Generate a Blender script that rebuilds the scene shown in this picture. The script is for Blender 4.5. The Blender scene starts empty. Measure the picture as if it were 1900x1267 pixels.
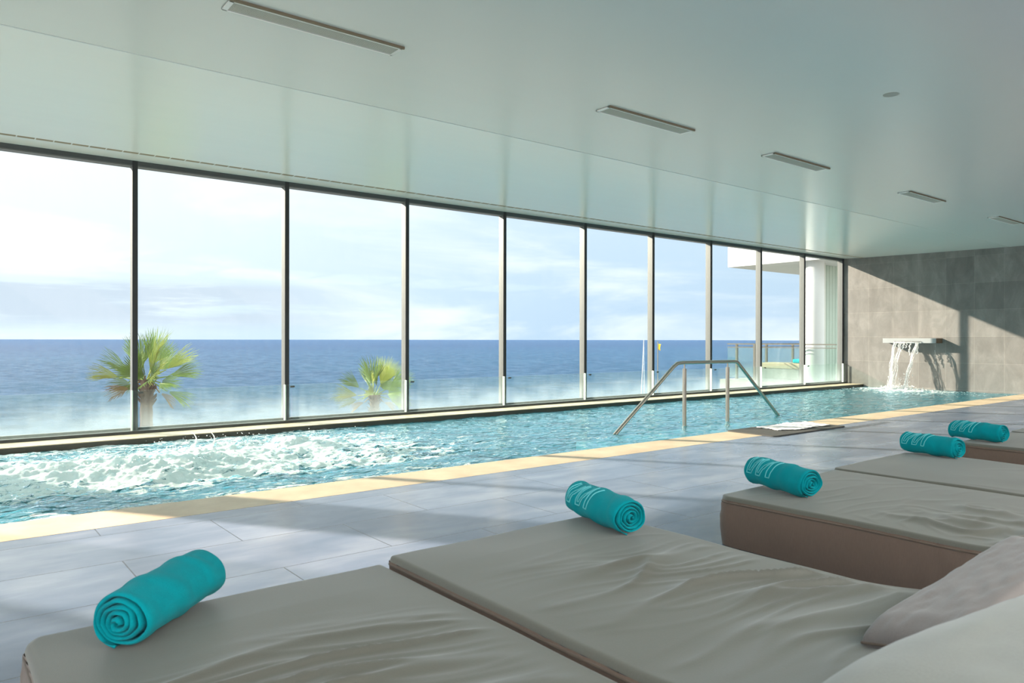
import bpy, bmesh, math, random
import numpy as np
from mathutils import Vector, Matrix, noise

random.seed(7)
S = bpy.context.scene
COL = S.collection

# ------------------------------------------------------------------ helpers
def mesh_obj(name, verts, faces, mat=None, parent=None, smooth=False, mats=None, fmat=None):
    me = bpy.data.meshes.new(name)
    me.from_pydata([tuple(v) for v in verts], [], [tuple(f) for f in faces])
    me.update()
    if smooth:
        me.polygons.foreach_set('use_smooth', [True] * len(me.polygons))
    if mat:
        me.materials.append(mat)
    o = bpy.data.objects.new(name, me)
    COL.objects.link(o)
    if parent:
        o.parent = parent
    return o

class MB:
    """collects shapes of ONE part"""
    def __init__(self):
        self.v = []; self.f = []
    def add(self, v, f):
        n = len(self.v)
        self.v += [tuple(a) for a in v]
        self.f += [tuple(i + n for i in q) for q in f]
        return self
    def box(self, x0, x1, y0, y1, z0, z1, bev=0.0):
        if bev <= 0:
            v = [(x, y, z) for x in (x0, x1) for y in (y0, y1) for z in (z0, z1)]
            f = [(0, 1, 3, 2), (4, 6, 7, 5), (0, 4, 5, 1), (2, 3, 7, 6), (0, 2, 6, 4), (1, 5, 7, 3)]
            return self.add(v, f)
        bm = bmesh.new()
        bmesh.ops.create_cube(bm, size=1)
        for q in bm.verts:
            q.co = Vector(((x0 + x1) / 2 + q.co.x * (x1 - x0), (y0 + y1) / 2 + q.co.y * (y1 - y0), (z0 + z1) / 2 + q.co.z * (z1 - z0)))
        bmesh.ops.bevel(bm, geom=bm.edges[:], offset=bev, segments=2, affect='EDGES', profile=0.6)
        bm.verts.index_update()
        v = [tuple(q.co) for q in bm.verts]; f = [tuple(q.index for q in p.verts) for p in bm.faces]
        bm.free()
        return self.add(v, f)
    def tube(self, pts, r, n=12, cap=True):
        pts = [Vector(p) for p in pts]
        rs = r if isinstance(r, (list, tuple)) else [r] * len(pts)
        rings = []; up = None
        for i, p in enumerate(pts):
            a = pts[max(0, i - 1)]; b = pts[min(len(pts) - 1, i + 1)]
            t = (b - a).normalized()
            if up is None:
                up = t.orthogonal().normalized()
            s = t.cross(up).normalized(); up = s.cross(t).normalized()
            rings.append([p + (s * math.cos(2 * math.pi * k / n) + up * math.sin(2 * math.pi * k / n)) * rs[i] for k in range(n)])
        v = [q for rg in rings for q in rg]; f = []
        for i in range(len(pts) - 1):
            for k in range(n):
                k2 = (k + 1) % n
                f.append((i * n + k, i * n + k2, (i + 1) * n + k2, (i + 1) * n + k))
        if cap:
            f.append(tuple(range(n))); f.append(tuple((len(pts) - 1) * n + k for k in reversed(range(n))))
        return self.add(v, f)
    def build(self, name, mat, parent=None, smooth=False):
        o = mesh_obj(name, self.v, self.f, mat, parent, smooth)
        bm = bmesh.new(); bm.from_mesh(o.data)
        bmesh.ops.recalc_face_normals(bm, faces=bm.faces[:])
        bm.to_mesh(o.data); bm.free()
        return o

def autosmooth(o, ang=40):
    me = o.data
    me.polygons.foreach_set('use_smooth', [True] * len(me.polygons))
    me.set_sharp_from_angle(angle=math.radians(ang))

def tag(o, label=None, cat=None, group=None, kind=None):
    if label: o['label'] = label
    if cat: o['category'] = cat
    if group: o['group'] = group
    if kind: o['kind'] = kind
    return o

def empty(name, loc=(0, 0, 0), rz=0):
    o = bpy.data.objects.new(name, None)
    COL.objects.link(o); o.location = loc; o.rotation_euler = (0, 0, rz)
    o.empty_display_size = .1
    return o

def copy_tree(o, parent=None):
    c = o.copy(); COL.objects.link(c)
    if parent: c.parent = parent
    for ch in list(o.children):
        copy_tree(ch, c)
    return c

def struct(o, label=None):
    o['kind'] = 'structure'
    if label: o['label'] = label
    return o

# ------------------------------------------------------------------ materials
def new_mat(name):
    m = bpy.data.materials.new(name); m.use_nodes = True
    nt = m.node_tree; nt.nodes.clear()
    out = nt.nodes.new('ShaderNodeOutputMaterial')
    return m, nt, out

def N(nt, typ, **kw):
    n = nt.nodes.new(typ)
    for k, v in kw.items():
        if k in n.inputs and not hasattr(n, k):
            n.inputs[k].default_value = v
        else:
            try: setattr(n, k, v)
            except Exception: n.inputs[k].default_value = v
    return n

def L(nt, a, b): nt.links.new(a, b)

def rgba(c): return (c[0], c[1], c[2], 1.0)

def coords(nt, kind='Object', scale=(1, 1, 1), rot=(0, 0, 0), loc=(0, 0, 0)):
    tc = nt.nodes.new('ShaderNodeTexCoord'); mp = nt.nodes.new('ShaderNodeMapping')
    mp.inputs['Scale'].default_value = scale; mp.inputs['Rotation'].default_value = rot; mp.inputs['Location'].default_value = loc
    L(nt, tc.outputs[kind], mp.inputs['Vector'])
    return mp.outputs['Vector']

def noise_n(nt, vec, scale, detail=4, rough=.55, dist=0):
    n = nt.nodes.new('ShaderNodeTexNoise')
    n.inputs['Scale'].default_value = scale; n.inputs['Detail'].default_value = detail
    n.inputs['Roughness'].default_value = rough; n.inputs['Distortion'].default_value = dist
    L(nt, vec, n.inputs['Vector'])
    return n.outputs['Fac']

def ramp(nt, fac, stops):
    r = nt.nodes.new('ShaderNodeValToRGB'); e = r.color_ramp.elements
    while len(e) < len(stops): e.new(0.5)
    for i, (p, c) in enumerate(stops):
        e[i].position = p; e[i].color = rgba(c) if len(c) == 3 else c
    L(nt, fac, r.inputs['Fac'])
    return r.outputs['Color']

def mixc(nt, fac, a, b, mode='MIX'):
    n = nt.nodes.new('ShaderNodeMix'); n.data_type = 'RGBA'; n.blend_type = mode
    for sock, val in ((n.inputs[0], fac), (n.inputs[6], a), (n.inputs[7], b)):
        if isinstance(val, (int, float)): sock.default_value = val
        elif isinstance(val, (tuple, list)): sock.default_value = rgba(val)
        else: L(nt, val, sock)
    return n.outputs[2]

def math_n(nt, op, a, b=None, c=None, clamp=False):
    n = nt.nodes.new('ShaderNodeMath'); n.operation = op; n.use_clamp = clamp
    for i, val in enumerate((a, b, c)):
        if val is None: continue
        if isinstance(val, (int, float)): n.inputs[i].default_value = val
        else: L(nt, val, n.inputs[i])
    return n.outputs[0]

def maprange(nt, v, a, b, c=0., d=1., smooth=False):
    n = nt.nodes.new('ShaderNodeMapRange'); n.clamp = True
    if smooth: n.interpolation_type = 'SMOOTHSTEP'
    L(nt, v, n.inputs['Value'])
    for k, x in zip(('From Min', 'From Max', 'To Min', 'To Max'), (a, b, c, d)): n.inputs[k].default_value = x
    return n.outputs['Result']

def bump(nt, h, strength=.2, dist=.01):
    b = nt.nodes.new('ShaderNodeBump'); b.inputs['Strength'].default_value = strength; b.inputs['Distance'].default_value = dist
    L(nt, h, b.inputs['Height'])
    return b.outputs['Normal']

def principled(nt, out, color, rough=.5, spec=.5, metal=0., normal=None, **kw):
    p = nt.nodes.new('ShaderNodeBsdfPrincipled')
    for key, val in (('Base Color', color), ('Roughness', rough), ('Specular IOR Level', spec), ('Metallic', metal)):
        if isinstance(val, (int, float)): p.inputs[key].default_value = val
        elif isinstance(val, (tuple, list)): p.inputs[key].default_value = rgba(val)
        else: L(nt, val, p.inputs[key])
    for k, v in kw.items():
        p.inputs[k.replace('_', ' ')].default_value = v
    if normal is not None: L(nt, normal, p.inputs['Normal'])
    if out: L(nt, p.outputs[0], out.inputs['Surface'])
    return p

def schlick(nt, f0, normal=None):
    lw = nt.nodes.new('ShaderNodeLayerWeight'); lw.inputs['Blend'].default_value = .5
    if normal is not None: L(nt, normal, lw.inputs['Normal'])
    return math_n(nt, 'MULTIPLY_ADD', math_n(nt, 'POWER', lw.outputs['Facing'], 5.0), 1 - f0, f0, clamp=True)

def simple(name, color, rough=.5, spec=.5, metal=0., nscale=8., namt=.08, bstr=0., bscale=60., **kw):
    m, nt, out = new_mat(name)
    v = coords(nt)
    f = noise_n(nt, v, nscale)
    c = mixc(nt, f, tuple(x * (1 - namt) for x in color), tuple(min(1, x * (1 + namt)) for x in color))
    nr = bump(nt, noise_n(nt, v, bscale, 3), bstr, .01) if bstr else None
    principled(nt, out, c, rough, spec, metal, nr, **kw)
    return m

def sepxyz(nt, vec):
    s = nt.nodes.new('ShaderNodeSeparateXYZ'); L(nt, vec, s.inputs[0]); return s.outputs

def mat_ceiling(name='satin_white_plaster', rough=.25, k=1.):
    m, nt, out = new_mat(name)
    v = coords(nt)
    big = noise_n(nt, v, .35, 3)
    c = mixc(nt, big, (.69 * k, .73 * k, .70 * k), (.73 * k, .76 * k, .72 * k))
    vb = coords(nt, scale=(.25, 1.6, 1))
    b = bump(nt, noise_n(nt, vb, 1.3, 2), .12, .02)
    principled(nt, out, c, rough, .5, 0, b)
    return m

def mat_floor():
    m, nt, out = new_mat('grey_porcelain_tiles')
    v = coords(nt, loc=(-1.94 + .01, -2.87, 0))
    br = nt.nodes.new('ShaderNodeTexBrick')
    L(nt, v, br.inputs['Vector'])
    br.offset = .5; br.offset_frequency = 2; br.squash = 1
    br.inputs['Scale'].default_value = 1; br.inputs['Brick Width'].default_value = 1.18; br.inputs['Row Height'].default_value = .592
    br.inputs['Mortar Size'].default_value = .0035; br.inputs['Mortar Smooth'].default_value = .1
    br.inputs['Color1'].default_value = (.40, .40, .40, 1); br.inputs['Color2'].default_value = (.50, .50, .50, 1)
    br.inputs['Mortar'].default_value = (.12, .12, .12, 1)
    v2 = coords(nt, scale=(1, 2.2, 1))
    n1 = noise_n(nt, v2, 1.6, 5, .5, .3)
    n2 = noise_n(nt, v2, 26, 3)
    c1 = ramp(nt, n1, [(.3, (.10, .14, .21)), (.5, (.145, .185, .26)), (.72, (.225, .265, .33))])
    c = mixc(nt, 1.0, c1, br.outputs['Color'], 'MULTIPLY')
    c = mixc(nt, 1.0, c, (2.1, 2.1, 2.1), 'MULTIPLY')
    ad = math_n(nt, 'MULTIPLY_ADD', n2, .006, math_n(nt, 'MULTIPLY', br.outputs['Fac'], -.5))
    b = bump(nt, ad, .3, .004)
    principled(nt, out, c, .27, .6, 0, b)
    return m

def mat_stone():
    m, nt, out = new_mat('dark_stone_wall_tiles')
    tc = nt.nodes.new('ShaderNodeTexCoord'); s = sepxyz(nt, tc.outputs['Object'])
    cb = nt.nodes.new('ShaderNodeCombineXYZ')
    L(nt, math_n(nt, 'ADD', s[1], -5.805), cb.inputs[0]); L(nt, math_n(nt, 'ADD', s[2], .005), cb.inputs[1])
    br = nt.nodes.new('ShaderNodeTexBrick'); L(nt, cb.outputs[0], br.inputs['Vector'])
    br.offset = 0; br.inputs['Scale'].default_value = 1
    br.inputs['Brick Width'].default_value = .583; br.inputs['Row Height'].default_value = .594
    br.inputs['Mortar Size'].default_value = .003
    br.inputs['Color1'].default_value = (.42, .42, .42, 1); br.inputs['Color2'].default_value = (.56, .56, .56, 1)
    br.inputs['Mortar'].default_value = (.66, .65, .63, 1)
    v = coords(nt, scale=(1, 1.6, .8))
    n1 = noise_n(nt, v, 2.2, 8, .65, .5)
    c1 = ramp(nt, n1, [(.28, (.145, .14, .132)), (.5, (.188, .182, .172)), (.75, (.25, .243, .23))])
    c = mixc(nt, 1., mixc(nt, 1., c1, br.outputs['Color'], 'MULTIPLY'), (2.05, 2.05, 2.05), 'MULTIPLY')
    b = bump(nt, math_n(nt, 'MULTIPLY_ADD', n1, .2, math_n(nt, 'MULTIPLY', br.outputs['Fac'], -.3)), .3, .006)
    principled(nt, out, c, .55, .4, 0, b)
    return m

def mat_coping():
    m, nt, out = new_mat('sandstone_coping')
    v = coords(nt)
    n1 = noise_n(nt, v, 3, 6, .6)
    c = ramp(nt, n1, [(.3, (.50, .39, .26)), (.55, (.60, .49, .34)), (.75, (.68, .57, .41))])
    spots = maprange(nt, noise_n(nt, v, 38, 3), .66, .72)
    c = mixc(nt, math_n(nt, 'MULTIPLY', spots, .3), c, (.33, .23, .14))
    principled(nt, out, c, .5, .4, 0, bump(nt, noise_n(nt, v, 60, 4), .25, .003))
    return m

def mat_fabric(name, color, weave=(900, 900), crease=0., spec=.35, rough=.62):
    m, nt, out = new_mat(name)
    v = coords(nt)
    big = noise_n(nt, v, 3.5, 4)
    c = mixc(nt, big, tuple(x * .93 for x in color), tuple(x * 1.07 for x in color))
    v2 = coords(nt, scale=(1, 1, .12))
    fib = noise_n(nt, v2, 260, 2)
    c = mixc(nt, maprange(nt, fib, .3, .7, 0, .35), c, tuple(x * 1.25 for x in color))
    h = fib
    nr = bump(nt, h, .18, .002)
    p = principled(nt, out, c, rough, spec, 0, nr)
    p.inputs['Sheen Weight'].default_value = .25; p.inputs['Sheen Roughness'].default_value = .5
    return m

def mat_towel():
    m, nt, out = new_mat('turquoise_terry_cloth')
    v = coords(nt)
    big = noise_n(nt, v, 14, 3)
    c = mixc(nt, big, (.001, .24, .28), (.002, .32, .37))
    t = noise_n(nt, v, 420, 2)
    c = mixc(nt, maprange(nt, t, .35, .65, 0, .3), c, (.004, .42, .46))
    p = principled(nt, out, c, .9, .05, 0, bump(nt, t, .5, .003))
    p.inputs['Sheen Weight'].default_value = .12; p.inputs['Sheen Tint'].default_value = (.5, .95, 1, 1)
    return m

def mat_glass(name, tint, film=0.0, frost_lo=None, frost_hi=None, frost=.5, film_col=(.85, .9, .88)):
    """clear pane: sees through with a tint, reflects by angle, with a salt / condensation film that thickens to the bottom"""
    m, nt, out = new_mat(name)
    tr = nt.nodes.new('ShaderNodeBsdfTransparent'); tr.inputs['Color'].default_value = rgba(tint)
    gl = nt.nodes.new('ShaderNodeBsdfGlossy'); gl.inputs['Roughness'].default_value = .0; gl.inputs['Color'].default_value = (1, 1, 1, 1)
    mx = nt.nodes.new('ShaderNodeMixShader'); L(nt, schlick(nt, .008), mx.inputs[0]); L(nt, tr.outputs[0], mx.inputs[1]); L(nt, gl.outputs[0], mx.inputs[2])
    last = mx.outputs[0]
    if film or frost_lo is not None:
        tl = nt.nodes.new('ShaderNodeBsdfTranslucent'); tl.inputs['Color'].default_value = rgba(film_col)
        df = nt.nodes.new('ShaderNodeBsdfDiffuse'); df.inputs['Color'].default_value = rgba(film_col)
        md = nt.nodes.new('ShaderNodeMixShader'); md.inputs[0].default_value = .25
        L(nt, tl.outputs[0], md.inputs[1]); L(nt, df.outputs[0], md.inputs[2])
        g = nt.nodes.new('ShaderNodeNewGeometry'); s = sepxyz(nt, g.outputs['Position'])
        v = coords(nt, 'Object', scale=(1, 1, .12))
        streak = noise_n(nt, v, 16, 4)
        cloud = noise_n(nt, coords(nt), 1.8, 3)
        if frost_lo is not None:
            zz = math_n(nt, 'MULTIPLY_ADD', math_n(nt, 'ADD', cloud, -.5), -.55, s[2])
            zz = math_n(nt, 'MULTIPLY_ADD', math_n(nt, 'ADD', streak, -.5), -.12, zz)
            fz = maprange(nt, zz, frost_hi, frost_lo, 0, 1, True)
            fz = math_n(nt, 'POWER', fz, 1.5)
            fac = math_n(nt, 'MULTIPLY_ADD', fz, frost, math_n(nt, 'MULTIPLY', maprange(nt, streak, .3, .8, .4, 1.3), film))
        else:
            fac = math_n(nt, 'MULTIPLY', maprange(nt, streak, .3, .8, .5, 1.3), film)
        m2 = nt.nodes.new('ShaderNodeMixShader'); L(nt, fac, m2.inputs[0]); L(nt, last, m2.inputs[1]); L(nt, md.outputs[0], m2.inputs[2])
        last = m2.outputs[0]
    L(nt, last, out.inputs['Surface'])
    return m

def mat_water():
    m, nt, out = new_mat('pool_water')
    v = coords(nt, scale=(1, 1, 1))
    va = coords(nt, scale=(.75, 1.35, 1))
    h = math_n(nt, 'MULTIPLY_ADD', noise_n(nt, va, 5.5, 3, .5, .6), 1., math_n(nt, 'MULTIPLY', noise_n(nt, va, 17, 2, .5, .3), .28))
    nr = bump(nt, h, .9, .055)
    tr = nt.nodes.new('ShaderNodeBsdfTransparent'); tr.inputs['Color'].default_value = (.50, .87, .94, 1)
    gl = nt.nodes.new('ShaderNodeBsdfGlossy'); gl.inputs['Roughness'].default_value = .03; L(nt, nr, gl.inputs['Normal'])
    gl.inputs['Color'].default_value = (.80, .93, 1, 1)
    mx = nt.nodes.new('ShaderNodeMixShader'); L(nt, schlick(nt, .03, nr), mx.inputs[0]); L(nt, tr.outputs[0], mx.inputs[1]); L(nt, gl.outputs[0], mx.inputs[2])
    # suspended scatter in the water: gives the turquoise body colour where light enters
    bd = nt.nodes.new('ShaderNodeBsdfDiffuse'); bd.inputs['Color'].default_value = (.045, .40, .50, 1); L(nt, nr, bd.inputs['Normal'])
    mb = nt.nodes.new('ShaderNodeMixShader'); mb.inputs[0].default_value = .32; L(nt, tr.outputs[0], mb.inputs[1]); L(nt, bd.outputs[0], mb.inputs[2])
    L(nt, mb.outputs[0], mx.inputs[1])
    # foam
    at = nt.nodes.new('ShaderNodeAttribute'); at.attribute_name = 'foam'
    fn = noise_n(nt, coords(nt, scale=(.8, 1.5, 1)), 7.5, 9, .68, 1.1)
    fac = math_n(nt, 'ADD', at.outputs['Fac'], math_n(nt, 'MULTIPLY', math_n(nt, 'ADD', fn, -.5), 3.0))
    fac = maprange(nt, fac, .30, .62, 0, .95, True)
    fcol = mixc(nt, noise_n(nt, v, 5, 3), (.86, .97, .95), (1., 1., .99))
    df = nt.nodes.new('ShaderNodeBsdfDiffuse'); L(nt, fcol, df.inputs['Color'])
    L(nt, bump(nt, noise_n(nt, v, 45, 5, .7), .5, .02), df.inputs['Normal'])
    tl = nt.nodes.new('ShaderNodeBsdfTranslucent'); L(nt, fcol, tl.inputs['Color'])
    m1 = nt.nodes.new('ShaderNodeMixShader'); m1.inputs[0].default_value = .3; L(nt, df.outputs[0], m1.inputs[1]); L(nt, tl.outputs[0], m1.inputs[2])
    m2 = nt.nodes.new('ShaderNodeMixShader'); L(nt, fac, m2.inputs[0]); L(nt, mx.outputs[0], m2.inputs[1]); L(nt, m1.outputs[0], m2.inputs[2])
    L(nt, m2.outputs[0], out.inputs['Surface'])
    return m

def mat_basin():
    m, nt, out = new_mat('turquoise_pool_mosaic')
    v = coords(nt)
    br = nt.nodes.new('ShaderNodeTexBrick'); L(nt, v, br.inputs['Vector']); br.offset = 0
    br.inputs['Scale'].default_value = 1; br.inputs['Brick Width'].default_value = .05; br.inputs['Row Height'].default_value = .05
    br.inputs['Mortar Size'].default_value = .003
    br.inputs['Color1'].default_value = (.20, .68, .80, 1); br.inputs['Color2'].default_value = (.28, .76, .86, 1); br.inputs['Mortar'].default_value = (.3, .6, .58, 1)
    principled(nt, out, br.outputs['Color'], .35, .4)
    return m

def mat_sea():
    m, nt, out = new_mat('sea_water')
    v = coords(nt, 'Object', scale=(1, 1, 1))
    va = coords(nt, scale=(1, .55, 1), rot=(0, 0, math.radians(-20)))
    n1 = noise_n(nt, va, .30, 10, .74, .3)
    n2 = noise_n(nt, va, .018, 5, .6)
    s = sepxyz(nt, v)
    far = maprange(nt, s[1], 60, 900, 0, 1)
    base = mixc(nt, far, (.012, .070, .130), (.003, .022, .074))
    base = mixc(nt, maprange(nt, n2, .35, .65, 0, .5), base, (.008, .035, .095))
    c = mixc(nt, maprange(nt, n1, .44, .58, 0, .9), base, (.045, .10, .18))
    caps = maprange(nt, noise_n(nt, va, .09, 11, .78, .3), .70, .725)
    c = mixc(nt, math_n(nt, 'MULTIPLY', caps, .7), c, (.3, .32, .34))
    nr = bump(nt, n1, .9, 3.0)
    principled(nt, out, c, .6, .06, 0, nr)
    return m

M = {}
M['ceiling'] = mat_ceiling()
M['ceiling_border'] = mat_ceiling('satin_white_lit_border', .20, 1.09)  # same plaster, base lightened for the brighter reflection near the windows
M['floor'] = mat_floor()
M['stone'] = mat_stone()
M['coping'] = mat_coping()
M['basin'] = mat_basin()
M['water'] = mat_water()
M['sea'] = mat_sea()
M['frame'] = simple('anodised_window_frame', (.15, .16, .155), .42, .5, .5, 3, .06)
M['darkframe'] = simple('dark_bottom_rail', (.07, .075, .07), .5, .4, 0., 5, .15)
M['glass'] = mat_glass('window_glass', (.785, .81, .805), .006, .0, .60, .085, (.80, .86, .92))
M['shade_glass'] = mat_glass('shading_window_glass', (.50, .52, .52), .004)  # unseen panes at left, darkened to shade the floor
M['guardglass'] = mat_glass('guard_glass', (.92, .97, .95), .020, .0, .5, .04, (.76, .86, .85))
M['shaded_wetstone'] = simple('shaded_wet_stone_face', (.045, .035, .022), .35, .5, 0, 12, .3)  # wet stone, darkened further for the unlit front of the ledge
M['headshade'] = simple('shaded_header_front', (.065, .07, .075), .45, .4, 0., 5, .1)  # dark grey stands in for shade on the header's room side
M['strip'] = simple('shaded_mullion_front', (.022, .024, .027), .45, .4, 0., 5, .1)  # near-black stands in for shade on the mullions' room side
M['steel'] = simple('brushed_steel', (.42, .38, .33), .28, .5, .9, 30, .08)
M['whitewall'] = simple('white_render', (.80, .80, .78), .7, .3, 0, 2, .03)
M['backwall'] = simple('warm_white_wall', (.42, .39, .35), .7, .3, 0, 2, .03)
M['vent'] = simple('white_vent_frame', (.88, .87, .83), .45, .4, 0, 3, .03)
M['slat'] = simple('vent_slats', (.74, .73, .64), .5, .4, 0, 3, .04)
M['darkslot'] = simple('dark_slot', (.045, .04, .03), .8, .2, 0, 3, .1)
M['slot'] = simple('slot_grille', (.26, .22, .15), .7, .3, 0, 9, .2)
M['fabric_top'] = mat_fabric('taupe_cushion_top', (.128, .122, .098), spec=.5, rough=.48)
M['fabric_side'] = mat_fabric('taupe_cushion_side', (.185, .128, .098), spec=.2, rough=.8)
M['piping'] = mat_fabric('taupe_piping', (.13, .095, .07), spec=.2, rough=.8)
M['pillow'] = mat_fabric('pale_pillow_fabric', (.25, .25, .22), spec=.4, rough=.55)
M['pillow2'] = mat_fabric('mauve_grey_pillow_fabric', (.20, .172, .16), spec=.3, rough=.65)
M['towel'] = mat_towel()
M['logo'] = simple('pale_turquoise_thread', (.16, .62, .66), .8, .2, 0, 60, .2)
M['mat'] = simple('dark_rubber_mat', (.085, .085, .08), .75, .3, 0, 14, .2, .3, 120)
M['whitetowel'] = simple('white_cotton', (.82, .82, .82), .9, .2, 0, 12, .04, .3, 200)
M['frond'] = simple('palm_frond_green', (.12, .19, .03), .45, .4, 0, 2.5, .35)
M['frond2'] = simple('palm_frond_yellow_green', (.24, .28, .045), .45, .4, 0, 2.5, .35)
M['frond3'] = simple('palm_frond_dry_tip', (.2, .13, .06), .7, .3, 0, 4, .3)
M['trunk'] = simple('palm_trunk_bark', (.10, .07, .05), .9, .2, 0, 9, .4, .5, 20)
M['shore'] = simple('shore_rock', (.16, .14, .12), .9, .2, 0, .6, .4, .5, 3)
M['curtain'] = simple('pale_green_curtain', (.36, .44, .38), .6, .3, 0, 4, .06)
M['beige'] = simple('beige_cushion', (.30, .26, .18), .8, .2, 0, 4, .06)
M['yellow'] = simple('yellow_cloth', (.85, .55, .03), .7, .2, 0, 4, .06)
M['shelfstone'] = simple('pale_spout_stone', (.33, .35, .36), .45, .4, 0, 5, .1)
M['brownstone'] = simple('brown_spout_end', (.14, .09, .06), .6, .4, 0, 9, .2)
M['outwhite'] = simple('sunlit_white_render', (.50, .52, .52), .7, .2, 0, 2, .03)
M['railmetal'] = simple('railing_metal', (.10, .10, .085), .5, .3, .2, 3, .06)
M['terrace'] = simple('terrace_paving', (.20, .21, .20), .8, .2, 0, 3, .1)
M['plate'] = simple('ceiling_plate', (.42, .44, .39), .45, .4, 0, 9, .05)
m, nt, out = new_mat('falling_water')
tr = N(nt, 'ShaderNodeBsdfTransparent'); df = N(nt, 'ShaderNodeBsdfDiffuse'); df.inputs['Color'].default_value = (.95, .97, .97, 1)
tl = N(nt, 'ShaderNodeBsdfTranslucent'); tl.inputs['Color'].default_value = (.95, .97, .97, 1); gl = N(nt, 'ShaderNodeBsdfGlossy'); gl.inputs['Roughness'].default_value = .1
a1 = N(nt, 'ShaderNodeMixShader'); a1.inputs[0].default_value = .5; L(nt, df.outputs[0], a1.inputs[1]); L(nt, tl.outputs[0], a1.inputs[2])
a2 = N(nt, 'ShaderNodeMixShader'); a2.inputs[0].default_value = .3; L(nt, a1.outputs[0], a2.inputs[1]); L(nt, gl.outputs[0], a2.inputs[2])
a3 = N(nt, 'ShaderNodeMixShader'); L(nt, maprange(nt, noise_n(nt, coords(nt, scale=(1, 1, .3)), 60, 3), .35, .6, .1, .85), a3.inputs[0])
L(nt, tr.outputs[0], a3.inputs[1]); L(nt, a2.outputs[0], a3.inputs[2]); L(nt, a3.outputs[0], out.inputs['Surface'])
M['fall'] = m

# ------------------------------------------------------------------ key measures (metres)
XF = 18.1          # far stone wall
XL = -12.0         # left end of the hall
YB = -5.0          # back of the hall
Y1, Y2 = 4.84, 5.30   # coping
Y3 = 8.90          # far edge of the pool
YG = 9.29          # guard glass
YW = 9.35          # inner face of the window frames
WZ = -.045         # water level

# ------------------------------------------------------------------ the shell
b = MB().box(XL, XF, YB, Y1 + .01, -.2, 0)
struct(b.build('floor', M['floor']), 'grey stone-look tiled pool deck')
cp = MB().box(XL, XF, Y1, Y2, -.12, .001, 0)
struct(cp.build('trim_1', M['coping']), 'sand coloured coping along the near edge of the pool')

# ceiling: one board towards the windows, one over the loungers, meeting in a shallow crease
def prism(prof, x0, x1):
    n = len(prof)
    v = [(x0, y, z) for y, z in prof] + [(x1, y, z) for y, z in prof]
    f = [tuple(range(n)), tuple(reversed(range(n, 2 * n)))] + [(i, (i + 1) % n, (i + 1) % n + n, i + n) for i in range(n)]
    return v, f
zc = 3.10
pr = [(-1.0, zc - .014 * (5.685 + 1.0)), (5.68, zc), (5.68, 3.5), (-1.0, 3.5)]
pr2 = [(5.68, zc - .004), (5.70, zc - .001), (8.84, 3.137), (8.84, 3.16), (8.92, 3.16), (8.92, 3.139), (9.5, 3.162), (9.5, 3.5), (5.68, 3.5)]
b = MB(); b.add(*prism(pr, XL, XF))
b.box(XL, XF, YB, -4.4, 2.99, 3.5)          # roof openings behind the camera, added to brighten the room
xx = XL
while xx < XF:
    b.box(xx, xx + .35, -4.4, -1.0, 2.99, 3.5); xx += 3.0
cl = b.build('ceiling', M['ceiling']); struct(cl, 'smooth satin white ceiling')
b = MB(); b.add(*prism(pr2, XL, XF)); struct(b.build('ceiling_border', M['ceiling_border']), 'ceiling strip along the windows, colour lightened for the window light')
# slot with its grille
sl = empty('trim_2', (0, 0, 0)); struct(sl, 'narrow linear slot in the ceiling along the windows')
b = MB().box(XL, XF, 8.842, 8.918, 3.1385, 3.158); b.build('grille', M['slot'], sl)
b = MB(); x = -3.
while x < XF - .1:
    b.box(x, x + .012, 8.843, 8.917, 3.137, 3.150); x += .16
b.build('divider', M['ceiling'], sl)

# far stone wall and the other walls of the hall
b = MB().box(XF, XF + .3, YB, YW + .16, -1.3, 3.5)
struct(b.build('wall_right', M['stone']), 'grey stone tiled end wall behind the waterfall')
b = MB()
for (y0, y1, z0, z1) in ((YB, 0, -.2, .5), (YB, 0, 2.9, 3.5), (YB, YB + .5, .5, 2.9), (-.3, 0, .5, 2.9), (0, 9.5, -1.3, .0), (0, 9.5, 2.95, 3.5), (9.3, 9.5, 0, 2.95), (4.2, 4.5, 0, 2.95)):
    b.box(XL - .2, XL, y0, y1, z0, z1)
struct(b.build('wall_left', M['backwall']))  # openings in this unseen wall are added to let in more light
b = MB().box(XL, XF, YB - .2, YB, -.2, .45).box(XL, XF, YB - .2, YB, 2.95, 3.5)
x = XL
while x < -1:
    b.box(x, x + .5, YB - .2, YB, .45, 2.95); x += 3.0  # gaps between these piers are added to let fill light in
b.box(-1., XF, YB - .2, YB, .45, 2.95)
struct(b.build('wall_back', M['backwall']))

# ledge and curb under the windows
b = MB().box(XL, XF, Y3 - .05, YG + .3, -.02, .018, 0)
ledge = struct(b.build('trim_3', M['coping']), 'sand coloured stone ledge under the windows')
MB().box(XL, XF, Y3 - .054, YG + .3, -1.3, .010, 0).build('shaded_wet_face', M['shaded_wetstone'], ledge)
b = MB().box(XL, XF, YG - .03, YG + .28, .017, .050, .004)
struct(b.build('trim_4', M['darkframe']), 'dark metal curb holding the glass')

# pool basin
b = MB()
b.box(XL, XF, Y2 - .02, Y3 + .02, -1.1, -.85)
b.box(XL, XF, Y2 - .06, Y2, -1.3, -.045).box(XL, XF, Y3 - .003, Y3 + .02, -1.3, -.04)
struct(b.build('pool_basin', M['basin']), 'turquoise mosaic basin of the pool')
b = MB().box(6.07, 10.2, Y2, 6.42, -1.25, -.115, .01).box(5.4, 6.07, Y2, 6.42, -1.25, -.36, .01).box(10.2, 10.9, Y2, 6.42, -1.25, -.36, .01)
struct(b.build('pool_steps', M['shelfstone']), 'pale submerged platform and steps at the handrail')
b = MB().box(-4, 3.75, Y2, 5.90, -1.25, -.20, .02)
struct(b.build('pool_bench', M['coping']), 'submerged stone bench beside the bubbling water')

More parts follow.
